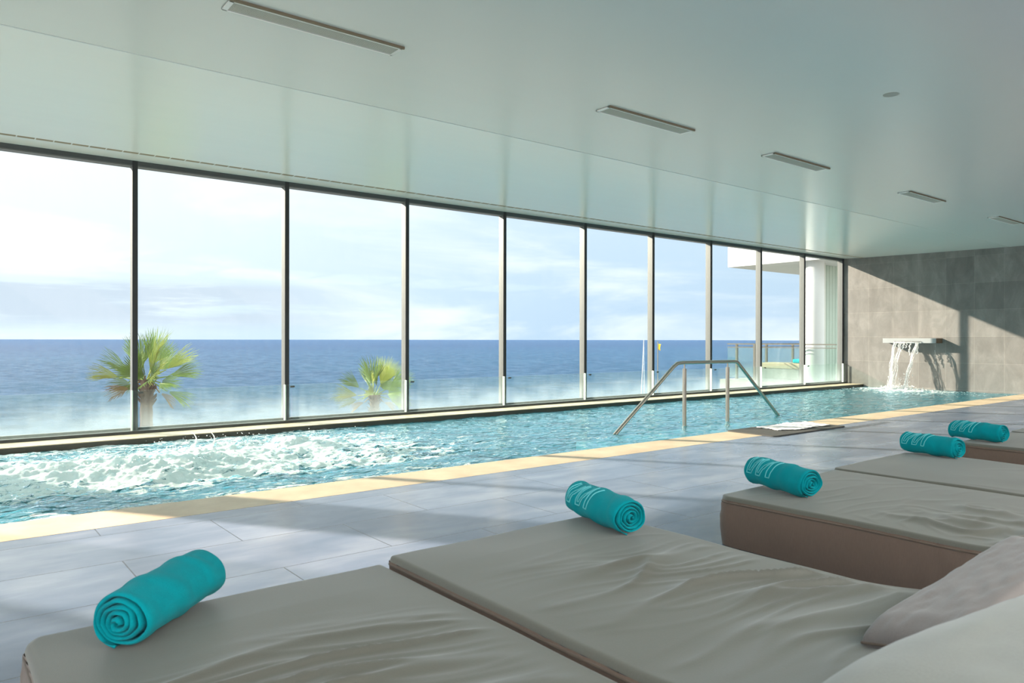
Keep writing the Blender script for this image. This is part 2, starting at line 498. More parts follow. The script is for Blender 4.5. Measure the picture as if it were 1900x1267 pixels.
# ------------------------------------------------------------------ windows
XM = [1.86 + 1.8 * k for k in range(-8, 10)]
def xm_prev(i): return XM[i] - 1.8
ordn = ['first', 'second', 'third', 'fourth', 'fifth', 'sixth', 'seventh', 'eighth', 'ninth', 'tenth']
nwin = 1
FRZ0, FRZ1 = .05, 3.16
for i in range(len(XM)):
    xa = XM[i] - 1.8 + .0275; xb = XM[i] - .0275
    w = struct(empty('window_%d' % nwin, ((xa + xb) / 2, YW, 0)))
    cx = (xa + xb) / 2
    b = MB().box(XM[i] - .0275 - cx, XM[i] + .0275 - cx, 0, .12, FRZ0 - .0, FRZ1, .003)
    b.build('mullion', M['frame'], w)
    MB().box(XM[i] - .0285 - cx, XM[i] + .0285 - cx, -.008, .006, FRZ0, FRZ1, .002).build('shaded_front', M['strip'], w)  # thin dark box, its colour carries the shade of the unlit front
    MB().box(xa - cx, xb - cx, -.006, .004, 3.104, FRZ1).build('shaded_header', M['headshade'], w)
    MB().box(xa - cx, xb - cx, .0, .12, 3.092, FRZ1).build('top_rail', M['frame'], w)
    MB().box(xa - cx, xb - cx, .03, .09, .05, .075).build('bottom_rail', M['darkframe'], w)
    gx0, gx1 = xa - cx, xb - cx
    vis = XM[i] > 1.8
    if abs(XM[i] - (-1.74)) < .05:      # sliding pane pushed open
        gx1 = gx1 - .78
    MB().box(gx0, gx1, .055, .061, .07, 3.10).build('pane', M['shade_glass' if XM[i] < -1.8 and gx1 == xb - cx else 'glass'], w)
    if abs(XM[i] - (.06)) < .05:        # unseen solid panel added to cast the dark band on the floor
        MB().box(xa - cx, xa - cx + .62, .07, .11, .07, 3.09).build('shadow_panel', M['frame'], w)
    # deeper reveal strip: clear pane bead on the room side of the mullion
    if vis:
        k = i - XM.index(min(XM, key=lambda q: abs(q - 1.86)))
        w['label'] = 'tall window, %s from the left' % ordn[k]
    nwin += 1

# low guard panes in front of the windows
for i in range(len(XM)):
    if XM[i] < 0: continue
    xa = XM[i] - 1.8 + .045; xb = XM[i] + .028
    if xb > XF - .02: xb = XF - .03
    k = i - XM.index(min(XM, key=lambda q: abs(q - 1.86)))
    g = empty('glass_guard', ((xa + xb) / 2, YG, .05)); cx = (xa + xb) / 2
    MB().box(xa - cx, xb - cx, -.006, .006, -.002, .462, .002).build('guard_pane', M['guardglass'], g)
    b = MB().box(xb - cx - .012, xb - cx + .045, -.020, -.0065, .425, .448, .002)
    b.build('clamp', M['darkframe'], g)
    MB().box(xb - cx - .075, xb - cx - .06, .010, .050, .0, .462, .002).build('sunlit_strip', M['whitewall'], g)  # white post added for the bright sunlit strip low on the mullion
    if k < 0:
        lab = 'low clear guard pane beyond the left edge of the picture'
        if k < -1: lab += ', farther out'
    else:
        lab = 'low hazy glass guard pane before the %s window from the left' % ordn[k]
    tag(g, lab, 'glass guard', 'low glass guards along the windows')

# ------------------------------------------------------------------ ceiling air vents
def zceil(y): return zc - .014 * (5.685 - y) if y < 5.68 else zc + .003 + (y - 5.69) * .0107
vn = ['nearest, at the top left', 'second of the row from the camera', 'third of the row, in the middle', 'fourth of the row from the camera', 'farthest, smallest, at the right edge']
for (x0, x1), lab in zip([(1.37, 2.52), (4.51, 5.65), (7.0, 8.12), (10.2, 11.32), (13.36, 14.5)], vn):
    y0, y1 = 4.37, 4.53; cx = (x0 + x1) / 2; cy = 4.45; z = zceil(4.45)
    e = empty('ceiling_vent', (cx, cy, z))
    hx = (x1 - x0) / 2; hy = .08
    MB().box(-hx, hx, -hy, hy, -.004, -.0015).build('backing', M['darkslot'], e)
    b = MB()
    b.box(-hx, hx, -hy, -hy + .022, -.013, .0, .002).box(-hx, hx, hy - .014, hy, -.013, .0, .002)
    b.box(-hx, -hx + .03, -hy, hy, -.013, .0, .002).box(hx - .02, hx, -hy, hy, -.013, .0, .002)
    b.build('vent_frame', M['vent'], e)
    b = MB(); yy = -hy + .026
    while yy < hy - .02:
        b.add([(-hx + .03, yy, -.011), (hx - .02, yy, -.011), (hx - .02, yy + .005, -.004), (-hx + .03, yy + .005, -.004),
               (-hx + .03, yy + .003, -.012), (hx - .02, yy + .003, -.012), (hx - .02, yy + .008, -.005), (-hx + .03, yy + .008, -.005)],
              [(0, 1, 2, 3), (4, 7, 6, 5), (0, 4, 5, 1), (1, 5, 6, 2), (2, 6, 7, 3), (3, 7, 4, 0)])
        yy += .0105
    b.build('slat_grille', M['slat'], e)
    b = MB().box(-hx - .004, hx + .004, -hy - .012, -hy, -.018, .0, .001)
    b.build('shadow_lip', M['slot'], e)
    tag(e, 'long white slatted air vent in the ceiling, ' + lab, 'vent', 'air vents in the ceiling')

# small round plate in the ceiling
b = MB()
b.tube([(0, 0, -.0015), (0, 0, .001)], .06, 32)
o = b.build('ceiling_plate', M['plate']); 
o.location = (6.01, 2.72, zceil(2.72))
tag(o, 'small round plate flush in the ceiling above the loungers', 'ceiling plate')

# ------------------------------------------------------------------ pool water
def fbm(x, y, s, o=4, off=0.):
    return noise.fractal(Vector((x * s + off, y * s * 1.3 - off, off * .7)), 1.0, 2.0, o)
xs = []
x = -6.0
while x < XF:
    xs.append(x)
    x += .10 if x < .2 else (.016 if x < 4.6 else .016 + .010 * (x - 4.6) * .55)
xs.append(XF - .001)
ys = list(np.linspace(Y2 - .05, Y3 + .01, 200))
verts = []; foam = []
def sm(a, b_, t):
    t = max(0., min(1., (t - a) / (b_ - a))); return t * t * (3 - 2 * t)
for x in xs:
    for y in ys:
        # bubbling pool
        jx = sm(-4.5, -3.2, x) * (1 - sm(3.0, 5.4, x))
        jy = sm(5.75, 6.35, y) * (1 - sm(7.9, 8.75, y))
        j = jx * jy
        w = fbm(x, y, 1.5, 3, 3.1)
        cell = fbm(x, y, 3.6, 5, 9.2); fine = abs(fbm(x, y, 10., 4, 4.4)) if -4.6 < x < 5.6 else 0.
        z = .012 * fbm(x, y, 2.4, 3, 1.) + .006 * fbm(x, y, 7, 2, 5.)
        fm = 0.
        if j > 0:
            jets = 0.
            for (jxx, jyy, jr) in ((.9, 7.15, .55), (2.15, 7.25, .5), (3.2, 7.4, .42), (-.5, 7.1, .5), (1.5, 6.7, .5), (-2, 7.2, .6)):
                d = ((x - jxx) ** 2 + ((y - jyy) * 1.1) ** 2) / jr ** 2
                jets += math.exp(-d * 1.4)
            z += j * (.045 * cell + .03 * w + .026 * fine) + min(jets, 1.1) * j * (.075 + .055 * abs(cell))
            fm = j * (.62 + .3 * min(jets, 1.2)) + .0
        edge = jx * (1 - sm(5.3, 6.0, y)) + jx * sm(8.0, 8.8, y)
        fm = max(fm, .50 * edge)
        z += edge * (.016 * cell + .010 * fine)
        # where the water falls in
        d = math.hypot((x - 17.55) / 1.0, (y - 7.7) / 1.0)
        fs = math.exp(-(d / .55) ** 2)
        z += fs * (.03 + .05 * cell)
        fm = max(fm, fs * 1.5, .55 * math.exp(-(d / 1.3) ** 2))
        verts.append((x, y, WZ + z)); foam.append(fm)
nx, ny = len(xs), len(ys)
faces = [(i * ny + k, (i + 1) * ny + k, (i + 1) * ny + k + 1, i * ny + k + 1) for i in range(nx - 1) for k in range(ny - 1)]
wo = mesh_obj('pool_water', verts, faces, M['water'], None, True)
at = wo.data.attributes.new('foam', 'FLOAT', 'POINT'); at.data.foreach_set('value', foam)
tag(wo, 'turquoise pool water, foaming where the jets bubble on the left', 'water', kind='stuff')

# ------------------------------------------------------------------ handrail in the pool
h = empty('handrail', (8.35, 6.22, -.115))
ox, oz = 8.35, -.115
path = [(6.20, -.36), (6.42, -.13), (7.62, .745), (7.70, .79), (7.80, .80), (8.95, .795), (9.03, .785), (9.09, .74), (10.15, -.10), (10.40, -.30)]
# smooth the two bends
MB().tube([(x - ox, 0, z - oz) for x, z in path], .024, 16).build('rail', M['steel'], h, True)
for x in (7.85, 8.80):
    p = MB().tube([(x - ox, 0, 0), (x - ox, 0, .72 - oz)], .026, 20)
    po = p.build('post', M['steel'], h); autosmooth(po)
    q = MB().tube([(x - ox, 0, .72 - oz), (x - ox, 0, .785 - oz)], .009, 12).build('pin', M['steel'], po); autosmooth(q)
    q = MB().tube([(x - ox, 0, 0), (x - ox, 0, .012)], .045, 20).build('base_flange', M['steel'], po); autosmooth(q)
tag(h, 'stainless steel handrail with two posts standing in the pool', 'handrail')

# ------------------------------------------------------------------ spout and falling water
e = empty('waterfall_spout', (17.95, 7.64, 1.09))
MB().box(-.15, .149, -.585, .60, -.055, .055, .003).build('shelf', M['shelfstone'], e)
MB().box(-.152, .149, -.60, -.584, -.057, .056, .002).build('end_cap', M['brownstone'], e)
MB().box(-.157, -.148, -.27, .33, -.03, -.014).build('slot_lip', M['darkslot'], e)
tag(e, 'flat stone spout shelf sticking out of the grey wall', 'spout')
rnd = random.Random(5)
b = MB()
def stream(y0, y1, x1, r, zend=WZ, bits=1.0):
    pts = []; rs = []
    n = 34
    for i in range(n):
        t = i / (n - 1)
        z = 1.06 + (zend - 1.06) * t
        x = 17.79 - (17.79 - x1) * math.sqrt(t)
        y = y0 + (y1 - y0) * t + .012 * math.sin(t * 17 + y0 * 30) * bits
        pts.append((x, y, z)); rs.append(r * (.6 + .8 * abs(noise.noise(Vector((t * 9, y0 * 13, 1.3)))) + .3 * t))
    b.tube(pts, rs, 7)
for k in range(9):
    stream(7.93 + rnd.uniform(-.03, .03), 7.93 + rnd.uniform(-.04, .05), 17.5 + rnd.uniform(-.05, .06), rnd.uniform(.004, .009))
for k in range(7):
    stream(7.80 + rnd.uniform(-.03, .03), 7.88 + rnd.uniform(-.06, .05), 17.52 + rnd.uniform(-.05, .06), rnd.uniform(.003, .007))
for k in range(8):
    stream(7.42 + rnd.uniform(-.03, .05), 7.60 + rnd.uniform(-.03, .04), 17.5 + rnd.uniform(-.05, .06), rnd.uniform(.004, .008))
for k in range(14):
    y = rnd.uniform(7.38, 7.95)
    stream(y, y + rnd.uniform(-.02, .03), 17.72, rnd.uniform(.006, .012), 1.03 - rnd.uniform(.04, .28))
# top lip sheet
b.add([(17.79, 7.36, 1.07), (17.79, 7.97, 1.07), (17.76, 7.97, 1.03), (17.76, 7.36, 1.03), (17.78, 7.36, 1.07), (17.78, 7.97, 1.07), (17.75, 7.97, 1.03), (17.75, 7.36, 1.03)],
      [(0, 1, 2, 3), (4, 7, 6, 5), (0, 4, 5, 1), (2, 6, 7, 3), (0, 3, 7, 4), (1, 5, 6, 2)])
fo = b.build('falling_water', M['fall'], None, True)
tag(fo, 'thin streams of water falling from the spout into the pool', 'water', kind='stuff')
# splash drops
b = MB()
ico = bmesh.new(); bmesh.ops.create_icosphere(ico, subdivisions=1, radius=1)
iv = [v.co.copy() for v in ico.verts]; ico.verts.index_update(); jf = [tuple(v.index for v in f.verts) for f in ico.faces]; ico.free()
def drop(c, r, st=1.):
    b.add([(c[0] + v.x * r, c[1] + v.y * r, c[2] + v.z * r * st) for v in iv], jf)
for k in range(520):
    a = rnd.gauss(0, .30); q = rnd.gauss(0, .14)
    hgt = abs(rnd.gauss(0, .055)) * math.exp(-(a / .4) ** 2)
    drop((17.55 + q, 7.72 + a, WZ + hgt), rnd.uniform(.006, .022))
for k in range(60):
    drop((17.55 + rnd.gauss(0, .08), rnd.choice([7.90, 7.58, 7.75]) + rnd.gauss(0, .07), WZ + rnd.uniform(.05, .40)), rnd.uniform(.004, .011), 1.6)
for k in range(26):
    drop((17.79, 7.07 + rnd.gauss(0, .004), rnd.uniform(.35, 1.0)), .0045, 2.2)
    if k % 3 == 0: drop((17.79, 8.23, rnd.uniform(-.0, 1.0)), .004, 2.)
so = b.build('splash', M['fall'], None, True)
tag(so, 'white splash where the falling water hits the pool', 'splash', kind='stuff')
# jets spray on the bubbling side
b = MB()
for k in range(420):
    jx, jy = rnd.choice([(.9, 7.15), (2.15, 7.25), (3.2, 7.4), (1.5, 6.7), (1.95, 7.5)])
    x = jx + rnd.gauss(0, .35); y = jy + rnd.gauss(0, .28)
    drop((x, y, WZ + .10 + abs(rnd.gauss(0, .04))), rnd.uniform(.002, .007))
for (x, y) in ((2.05, 7.75), (2.2, 7.65)):
    for k in range(26):
        t = k / 25
        drop((x + .05 * math.sin(t * 3), y + rnd.gauss(0, .006), WZ + .05 + .17 * t), .010 * (1.1 - t) + .002, 1.4)
sp = b.build('jet_spray', M['fall'], None, True)
tag(sp, 'drops thrown up by the bubbling jets', 'spray', kind='stuff')

# ------------------------------------------------------------------ mat and white towel on the coping
# thin rubber mat with rounded corners
def rounded_plate(pts, z0, z1, name, mat, loc):
    n = len(pts); v = [(x, y, z0) for x, y in pts] + [(x, y, z1) for x, y in pts]
    f = [tuple(reversed(range(n))), tuple(range(n, 2 * n))] + [(i, (i + 1) % n, (i + 1) % n + n, i + n) for i in range(n)]
    o = mesh_obj(name, v, f, mat); o.location = loc
    return o
pts = []
hx, hy, r = .80, .325, .04
for (sx, sy, a0) in ((1, 1, 0), (-1, 1, 90), (-1, -1, 180), (1, -1, 270)):
    for k in range(5):
        a = math.radians(a0 + k * 22.5)
        pts.append((sx * (hx - r) + r * math.cos(a), sy * (hy - r) + r * math.sin(a)))
o = rounded_plate(pts, 0, .012, 'pool_mat', M['mat'], (8.31, 5.0, .001))
tag(o, 'dark grey anti-slip mat lying across the coping by the handrail', 'mat')
# crumpled white towel on it
n1, n2 = 46, 26; v = []; f = []
for i in range(n1):
    for k in range(n2):
        u, w = i / (n1 - 1) - .5, k / (n2 - 1) - .5
        x = u * .98 + .05 * w; y = w * (.34 + .10 * math.cos(u * 3)) + .03 * math.sin(u * 9)
        z = .004 + .014 * abs(noise.noise(Vector((u * 6, w * 7, 2.)))) + .012 * abs(noise.noise(Vector((u * 15, w * 13, 5.)))) + .05 * max(0, u - .38) ** 1 * 4 * .3
        v.append((x, y, z))
for i in range(n1 - 1):
    for k in range(n2 - 1):
        f.append((i * n2 + k, (i + 1) * n2 + k, (i + 1) * n2 + k + 1, i * n2 + k + 1))
o = mesh_obj('white_towel', v, f, M['whitetowel'], None, True)
mod = o.modifiers.new('thick', 'SOLIDIFY'); mod.thickness = .006; mod.offset = -1
o.location = (8.50, 5.03, .016); o.rotation_euler = (0, 0, math.radians(-4))
tag(o, 'white towel spread on the dark mat at the pool edge', 'towel')

# ------------------------------------------------------------------ sun loungers
ZT = .267
def lounger(X0, X1, yfront, label, seed, wr, zoff=0., rise0=1.22, rc=.10, rcl=None, rcr=None):
    """upholstered lounger: top panel, side panel, piping; local origin at the front-left corner on the floor"""
    e = empty('sun_lounger', (X0, 0, 0)); W = X1 - X0
    yb = .30
    nxm, nym = 110, 210
    rcl = rc if rcl is None else rcl; rcr = rc if rcr is None else rcr
    def prof(y):
        t = max(0., rise0 - y)
        return ZT + zoff + .11 * (t ** 1.6) * 2.1 + .0
    def outline(y, rc):
        # rounded front corners in plan
        d = yfront - y
        if d < rc:
            return rc - math.sqrt(max(0., rc * rc - (rc - d) ** 2))
        return 0.
    v = []; f = []
    er = .02
    for k in range(nym):
        tk = k / (nym - 1)
        # denser near the front
        y = yfront - (yfront - yb) * (tk ** 1.15)
        insl = outline(y, rcl); insr = outline(y, rcr)
        for i in range(nxm):
            ti = i / (nxm - 1)
            # denser near the edges
            s = .5 - .5 * math.cos(math.pi * ti); s = .55 * s + .45 * ti
            x = insl + (W - insl - insr) * s
            z = prof(y)
            dx = min(x - insl, W - insr - x); dy = yfront - y
            d = min(dx, dy)
            if d < er:
                z -= er - math.sqrt(max(0, er * er - (er - d) ** 2))
            # soft crown
            z += .010 * math.sin(math.pi * max(0, min(1, x / W))) * min(1, dy / .25)
            z += .004 * noise.noise(Vector((x * 3 + seed, y * 3, seed)))
            z += wr(x, y, W) * sm(.03, .16, dx) * sm(.03, .2, dy)
            v.append((x, y, z))
    for k in range(nym - 1):
        for i in range(nxm - 1):
            f.append((k * nxm + i, (k + 1) * nxm + i, (k + 1) * nxm + i + 1, k * nxm + i + 1))
    tp = mesh_obj('top_panel', v, f, M['fabric_top'], e, True)
    # perimeter = edge of the top panel
    per = [v[(nym - 1 - k) * nxm] for k in range(nym)] + [v[i] for i in range(1, nxm)] + [v[k * nxm + nxm - 1] for k in range(1, nym)]
    rows = 9
    sv = []; sf = []
    npn = len(per)
    cx, cy = W / 2, (yfront + yb) / 2
    for r in range(rows):
        t = r / (rows - 1)
        for q, p in enumerate(per):
            px_, py_, pz_ = p
            puff = .012 * math.sin(math.pi * t)
            nxv = -1 if px_ < W * .02 + .001 and py_ < yfront - rc else (1 if px_ > W * .98 and py_ < yfront - rc else 0)
            # outward direction
            if nxv == 0:
                dxv, dyv = px_ - min(max(px_, rcl), W - rcr), py_ - min(py_, yfront - (rcl if px_ < W / 2 else rcr))
                ln = math.hypot(dxv, dyv) or 1
                dxv, dyv = dxv / ln, dyv / ln
            else:
                dxv, dyv = nxv, 0
            wrk = .006 * noise.noise(Vector((px_ * 9 + seed, py_ * 9, t * 1.2))) * math.sin(math.pi * t)
            # gathered folds at the front corner, below the piping
            cdist = math.hypot(min(px_, W - px_), yfront - py_)
            if cdist < .30:
                wrk += .0045 * math.sin((cdist + t * .30) * 95) * (1 - cdist / .30) * max(0, 1 - t * 1.6)
            # short slanted folds along the seam
            wrk += .003 * max(0, math.sin(py_ * 60 + t * 6 + 3 * noise.noise(Vector((py_ * 4, 0, seed))))) * max(0, 1 - t * 2.2) * (1 if nxv else 0) * sm(1.9, 1.5, py_) if nxv else 0
            zb = .004
            z = pz_ + (zb - pz_) * t
            sv.append((px_ + dxv * (puff + wrk), py_ + dyv * (puff + wrk), z))
    for r in range(rows - 1):
        for q in range(npn - 1):
            sf.append((r * npn + q, (r + 1) * npn + q, (r + 1) * npn + q + 1, r * npn + q + 1))
    # closed back
    a, c_ = 0, npn - 1
    sf.append(tuple([r * npn + a for r in range(rows)] + [r * npn + c_ for r in reversed(range(rows))]))
    sd = mesh_obj('side_panel', sv, sf, M['fabric_side'], e, True)
    pp_ = [Vector(p) + Vector((0, 0, -.012)) for p in per[::3]]
    out = []
    for p in pp_:
        dxv, dyv = p.x - min(max(p.x, rcl), W - rcr), p.y - min(p.y, yfront - (rcl if p.x < W / 2 else rcr))
        ln = math.hypot(dxv, dyv) or 1
        out.append(p + Vector((dxv / ln * .002, dyv / ln * .002, 0)))
    MB().tube(out, .0045, 6).build('piping', M['piping'], e, True)
    tag(e, label, 'sun lounger', 'upholstered sun loungers beside the pool')
    return e

def ridge(x, y, sx, sy, off, sharp=4.2):
    n_ = noise.noise(Vector((x * sx + off, y * sy + .55 * noise.noise(Vector((x * 2.1, y * 2.1, off))) * 2, off)))
    return math.exp(-(math.sqrt(n_ * n_ + .0006) * sharp) ** 1.25 * 2.2)

def wr1(x, y, W):
    m = sm(2.15, 1.75, y) * (.35 + .65 * sm(W, W * .45, x)) * (0.6 + .4 * sm(.0, .3, x))
    return m * (.022 * ridge(x - .35 * y, y + .22 * x, .9, 6.5, 3.3) + .006 * ridge(x, y + .3 * x, 1.6, 13, 8.1))
def wr2(x, y, W):
    m = sm(.25, .75, x) * sm(2.0, 1.75, y) * sm(.85, 1.15, y)
    m2 = sm(2.2, 1.9, y) * .15
    return (m + m2) * (.030 * ridge(x, y + .10 * x, .8, 6.0, 5.7) + .006 * ridge(x, y + .15 * x, 1.6, 13, 1.1))
def wr3(x, y, W):
    m = sm(1.75, 1.4, y) * sm(.95, .5, x)
    return m * (.024 * ridge(x, y, 4.2, 4.6, 2.2, 3.5) + .006 * ridge(x, y, 8, 9, 6.6)) + .002 * ridge(x, y, 2, 7, 3.)
def wr4(x, y, W):
    return sm(1.9, 1.4, y) * .008 * ridge(x, y, 3, 4, 9.2, 3.)

lounger(.205, 1.338, 2.485, 'near-left lounger with the darkest rolled towel on its front left corner', 1.3, wr1, -.010, 1.15, rcl=.07, rcr=.025)
lounger(1.366, 2.505, 2.485, 'second lounger from the left, right half of the nearest pair, pillows at its head', 4.1, wr2, .012, 1.25, rcl=.025, rcr=.12)
lounger(3.325, 4.575, 2.42, 'third lounger from the left, its tall brown side facing the camera', 7.7, wr3, 0., 1.2, rcl=.08, rcr=.03)
lounger(4.603, 5.74, 2.46, 'fourth lounger from the left, right half of the middle pair', 9.4, wr4, .004, 1.2, rcl=.06, rcr=.15)
lounger(6.60, 7.72, 2.46, 'fifth lounger, left half of the farthest pair at the right edge', 12.1, wr4, 0., 1.2, rc=.12)
lounger(7.750, 8.90, 2.46, 'farthest lounger, barely visible at the right edge', 15.1, wr4, .003, 1.2, rc=.12)

# ------------------------------------------------------------------ pillows on the near loungers
def cushion(name, label, cat, dims, mat, centre, rot, group=None, pw=2.6, seam=True):
    nu, nv = 48, 40
    hx, hy, hz = dims[0] / 2, dims[1] / 2, dims[2] / 2
    v = []; f = []
    top = {}
    def zed(u, w):
        a = max(0, 1 - abs(u) ** pw) * max(0, 1 - abs(w) ** pw)
        return hz * (a ** .42)
    for sgn in (1, -1):
        for i in range(nu):
            for k in range(nv):
                u = -math.cos(math.pi * i / (nu - 1)); w = -math.cos(math.pi * k / (nv - 1))
                edge = 1 - .05 * (abs(u) * abs(w)) ** 2 + .0
                pinch_x = 1 - .045 * (1 - w * w); pinch_y = 1 - .06 * (1 - u * u)
                x = u * hx * (pinch_x if abs(u) > .01 else 1); y = w * hy * pinch_y
                z = sgn * (zed(u, w) * (1 + .08 * noise.noise(Vector((u * 2, w * 2, sgn)))) + .006 * noise.noise(Vector((u * 7, w * 5, 3 + sgn))) * zed(u, w) / hz)
                v.append((x * edge, y * edge, z))
        n0 = 0 if sgn == 1 else nu * nv
        for i in range(nu - 1):
            for k in range(nv - 1):
                q = (n0 + i * nv + k, n0 + (i + 1) * nv + k, n0 + (i + 1) * nv + k + 1, n0 + i * nv + k + 1)
                f.append(q if sgn == 1 else tuple(reversed(q)))
    e = empty(name, centre); e.rotation_euler = rot
    c = mesh_obj('cover', v, f, mat, e, True)
    bm = bmesh.new(); bm.from_mesh(c.data); bmesh.ops.remove_doubles(bm, verts=bm.verts[:], dist=.0008); bm.to_mesh(c.data); bm.free()
    # piping round the edge
    ring = []
    for i in range(nu): ring.append(v[i * nv])
    for k in range(1, nv): ring.append(v[(nu - 1) * nv + k])
    for i in reversed(range(nu - 1)): ring.append(v[i * nv + nv - 1])
    for k in reversed(range(nv - 1)): ring.append(v[k])
    MB().tube(ring, .004, 6).build('piping', M['piping'], e, True)
    tag(e, label, cat, group)
    return e
R = math.radians
cushion('pillow', 'brown-edged grey pillow at the head of the near loungers, behind the pale one', 'pillow', (.88, .26, .095), M['pillow2'],
        (2.225, .74, .432), (R(-14), R(-8), R(-5)), 'pillows at the head of the near loungers', 9)
cushion('pillow', 'large pale pillow in the bottom right corner of the picture, nearest the camera', 'pillow', (1.10, .54, .24), M['pillow'],
        (1.49, .30, .545), (R(-4), R(2), R(-5)), 'pillows at the head of the near loungers', 2.6)

# ------------------------------------------------------------------ rolled towels
def towel(near, far, Rr, label, seed, logo=True, turns=4.8, flip=1):
    near = Vector(near); far = Vector(far)
    ax = (far - near); Ln = ax.length; ang = math.atan2(ax.y, ax.x)
    e = empty('rolled_towel', (near.x, near.y, near.z)); e.rotation_euler = (0, 0, ang)
    # local: axis = +x from the near end; z up
    ns = 300; nl = 44
    th = Rr / (turns + .7) * .84
    pitch = (Rr - th * .6) / turns
    prof_c = []
    for i in range(ns):
        t = i / (ns - 1)
        a = turns * 2 * math.pi * t
        r = .005 + (Rr - .005 - th / 2) * t ** .95
        r *= 1 + (.05 + .14 * (1 - t)) * noise.noise(Vector((math.cos(a) * 1.3 + seed, math.sin(a) * 1.3, t * 3)))
        prof_c.append((r, flip * (a + math.pi * .93 - turns * 2 * math.pi)))
    v = []; f = []
    for side in (1, -1):
        for i, (r, a) in enumerate(prof_c):
            tipf = min(1, (ns - 1 - i) / 6, (i + 1) / 4) ** .5
            rr = r + side * th / 2 * tipf
            for k in range(nl):
                s = k / (nl - 1); xx = s * Ln
                # round the lips
                lip = min(xx, Ln - xx)
                rl = rr - side * (th * .45 * (1 - min(1, lip / .012)) ** 2)
                tele = (.016 * (1 - i / ns) + .011 * noise.noise(Vector((i / 26., seed * 3, .5)))) * (1 if s < .5 else -1) * (1 - min(1, lip / (.5 * Ln))) * -1
                bulge = 1 + .035 * math.sin(s * math.pi) + .02 * noise.noise(Vector((s * 5 + seed, a * .6, 1.)))
                # twisting folds
                fold = .0065 * (i / ns) ** 2 * max(-.2, math.sin(a * 1.0 + s * 15 + seed * 3 + 2 * noise.noise(Vector((s * 4, math.cos(a), seed)))))
                rl = rl * bulge + fold * (1 if i > ns - ns / turns else .3)
                y = rl * math.sin(a); z = rl * math.cos(a)
                if z < 0: z *= .90
                y *= 1.03
                v.append((xx + tele + .004 * noise.noise(Vector((a * 1.3, seed, s))), y, z + Rr * .92))
    off = ns * nl
    for i in range(ns - 1):
        for k in range(nl - 1):
            f.append((i * nl + k, (i + 1) * nl + k, (i + 1) * nl + k + 1, i * nl + k + 1))
            f.append((off + i * nl + k, off + i * nl + k + 1, off + (i + 1) * nl + k + 1, off + (i + 1) * nl + k))
    for i in range(ns - 1):
        f.append((i * nl, off + i * nl, off + (i + 1) * nl, (i + 1) * nl))
        f.append((i * nl + nl - 1, (i + 1) * nl + nl - 1, off + (i + 1) * nl + nl - 1, off + i * nl + nl - 1))
    for k in range(nl - 1):
        f.append((k, k + 1, off + k + 1, off + k))
        q = (ns - 1) * nl
        f.append((q + k, off + q + k, off + q + k + 1, q + k + 1))
    zmin = min(q[2] for q in v)
    v = [(a_, b_, c_ - zmin) for a_, b_, c_ in v]
    mesh_obj('cloth', v, f, M['towel'], e, True)
    if logo:
        # stitched zigzag outline wrapping over the side that faces the camera (local +y side is towards -X)
        import bisect
        outer = v[:off]
        def surf(s, a_deg):
            a = math.radians(a_deg)
            # outermost turn: find the ring index whose angle matches
            best = None
            for i in range(ns - 1, ns - int(ns / turns) - 2, -1):
                aa = prof_c[i][1]
                d = abs((aa - a + math.pi) % (2 * math.pi) - math.pi)
                if best is None or d < best[0]: best = (d, i)
            i = best[1]; kf = s * (nl - 1); k = min(nl - 2, int(kf)); t = kf - k
            p = Vector(outer[i * nl + k]).lerp(Vector(outer[i * nl + k + 1]), t)
            c = Vector((p.x, 0, Rr * .92 - zmin))
            n_ = (p - c).normalized()
            return p + n_ * .0016, n_
        key = [(.90, 8), (.93, 92), (.845, 92), (.70, 8), (.745, 92), (.66, 92), (.525, 8), (.565, 92), (.505, 92), (.44, 8)]
        key2 = [(.945, -6)] + [(a_ + .0, b_) for a_, b_ in []]
        pts = []
        for (s0, a0), (s1, a1) in zip(key[:-1], key[1:]):
            nn = max(3, int(abs(a1 - a0) / 6) + 2)
            for q in range(nn):
                t = q / nn; pts.append(surf(s0 + (s1 - s0) * t, (a0 + (a1 - a0) * t))[0])
        pts.append(surf(*key[-1])[0])
        # second, inner outline
        kk = [(.855, 12), (.895, 80), (.865, 80), (.74, 12)]
        b = MB().tube(pts, .0030, 5)
        for base in (0, -.185):
            p2 = []
            for (s0, a0), (s1, a1) in zip(kk[:-1], kk[1:]):
                nn = max(3, int(abs(a1 - a0) / 6) + 2)
                for q in range(nn):
                    t = q / nn; p2.append(surf(s0 + base + (s1 - s0) * t, a0 + (a1 - a0) * t)[0])
            b.tube(p2, .0022, 5)
        b.build('stitched_logo', M['logo'], e, True)
    tag(e, label, 'towel', 'rolled turquoise towels on the loungers')
    return e

zt = ZT + .004
towel((.40, 2.20, zt - .012), (.70, 2.50, zt - .012), .086, 'dark turquoise rolled towel nearest the camera, on the first lounger from the left', 1., False)
towel((2.30, 2.10, zt + .012), (2.41, 2.53, zt + .012), .080, 'turquoise rolled towel on the corner of the second lounger, in the middle of the picture', 2.)
towel((3.60, 2.03, zt), (3.75, 2.46, zt), .081, 'turquoise rolled towel on the third lounger, above the tall brown side', 3.)
towel((5.60, 2.07, zt + .005), (5.70, 2.46, zt + .005), .078, 'turquoise rolled towel on the fourth lounger, with the clearest zigzag outline', 4.)
towel((6.78, 2.18, zt), (6.88, 2.58, zt), .078, 'palest rolled towel, farthest away, on the fifth lounger', 5.)

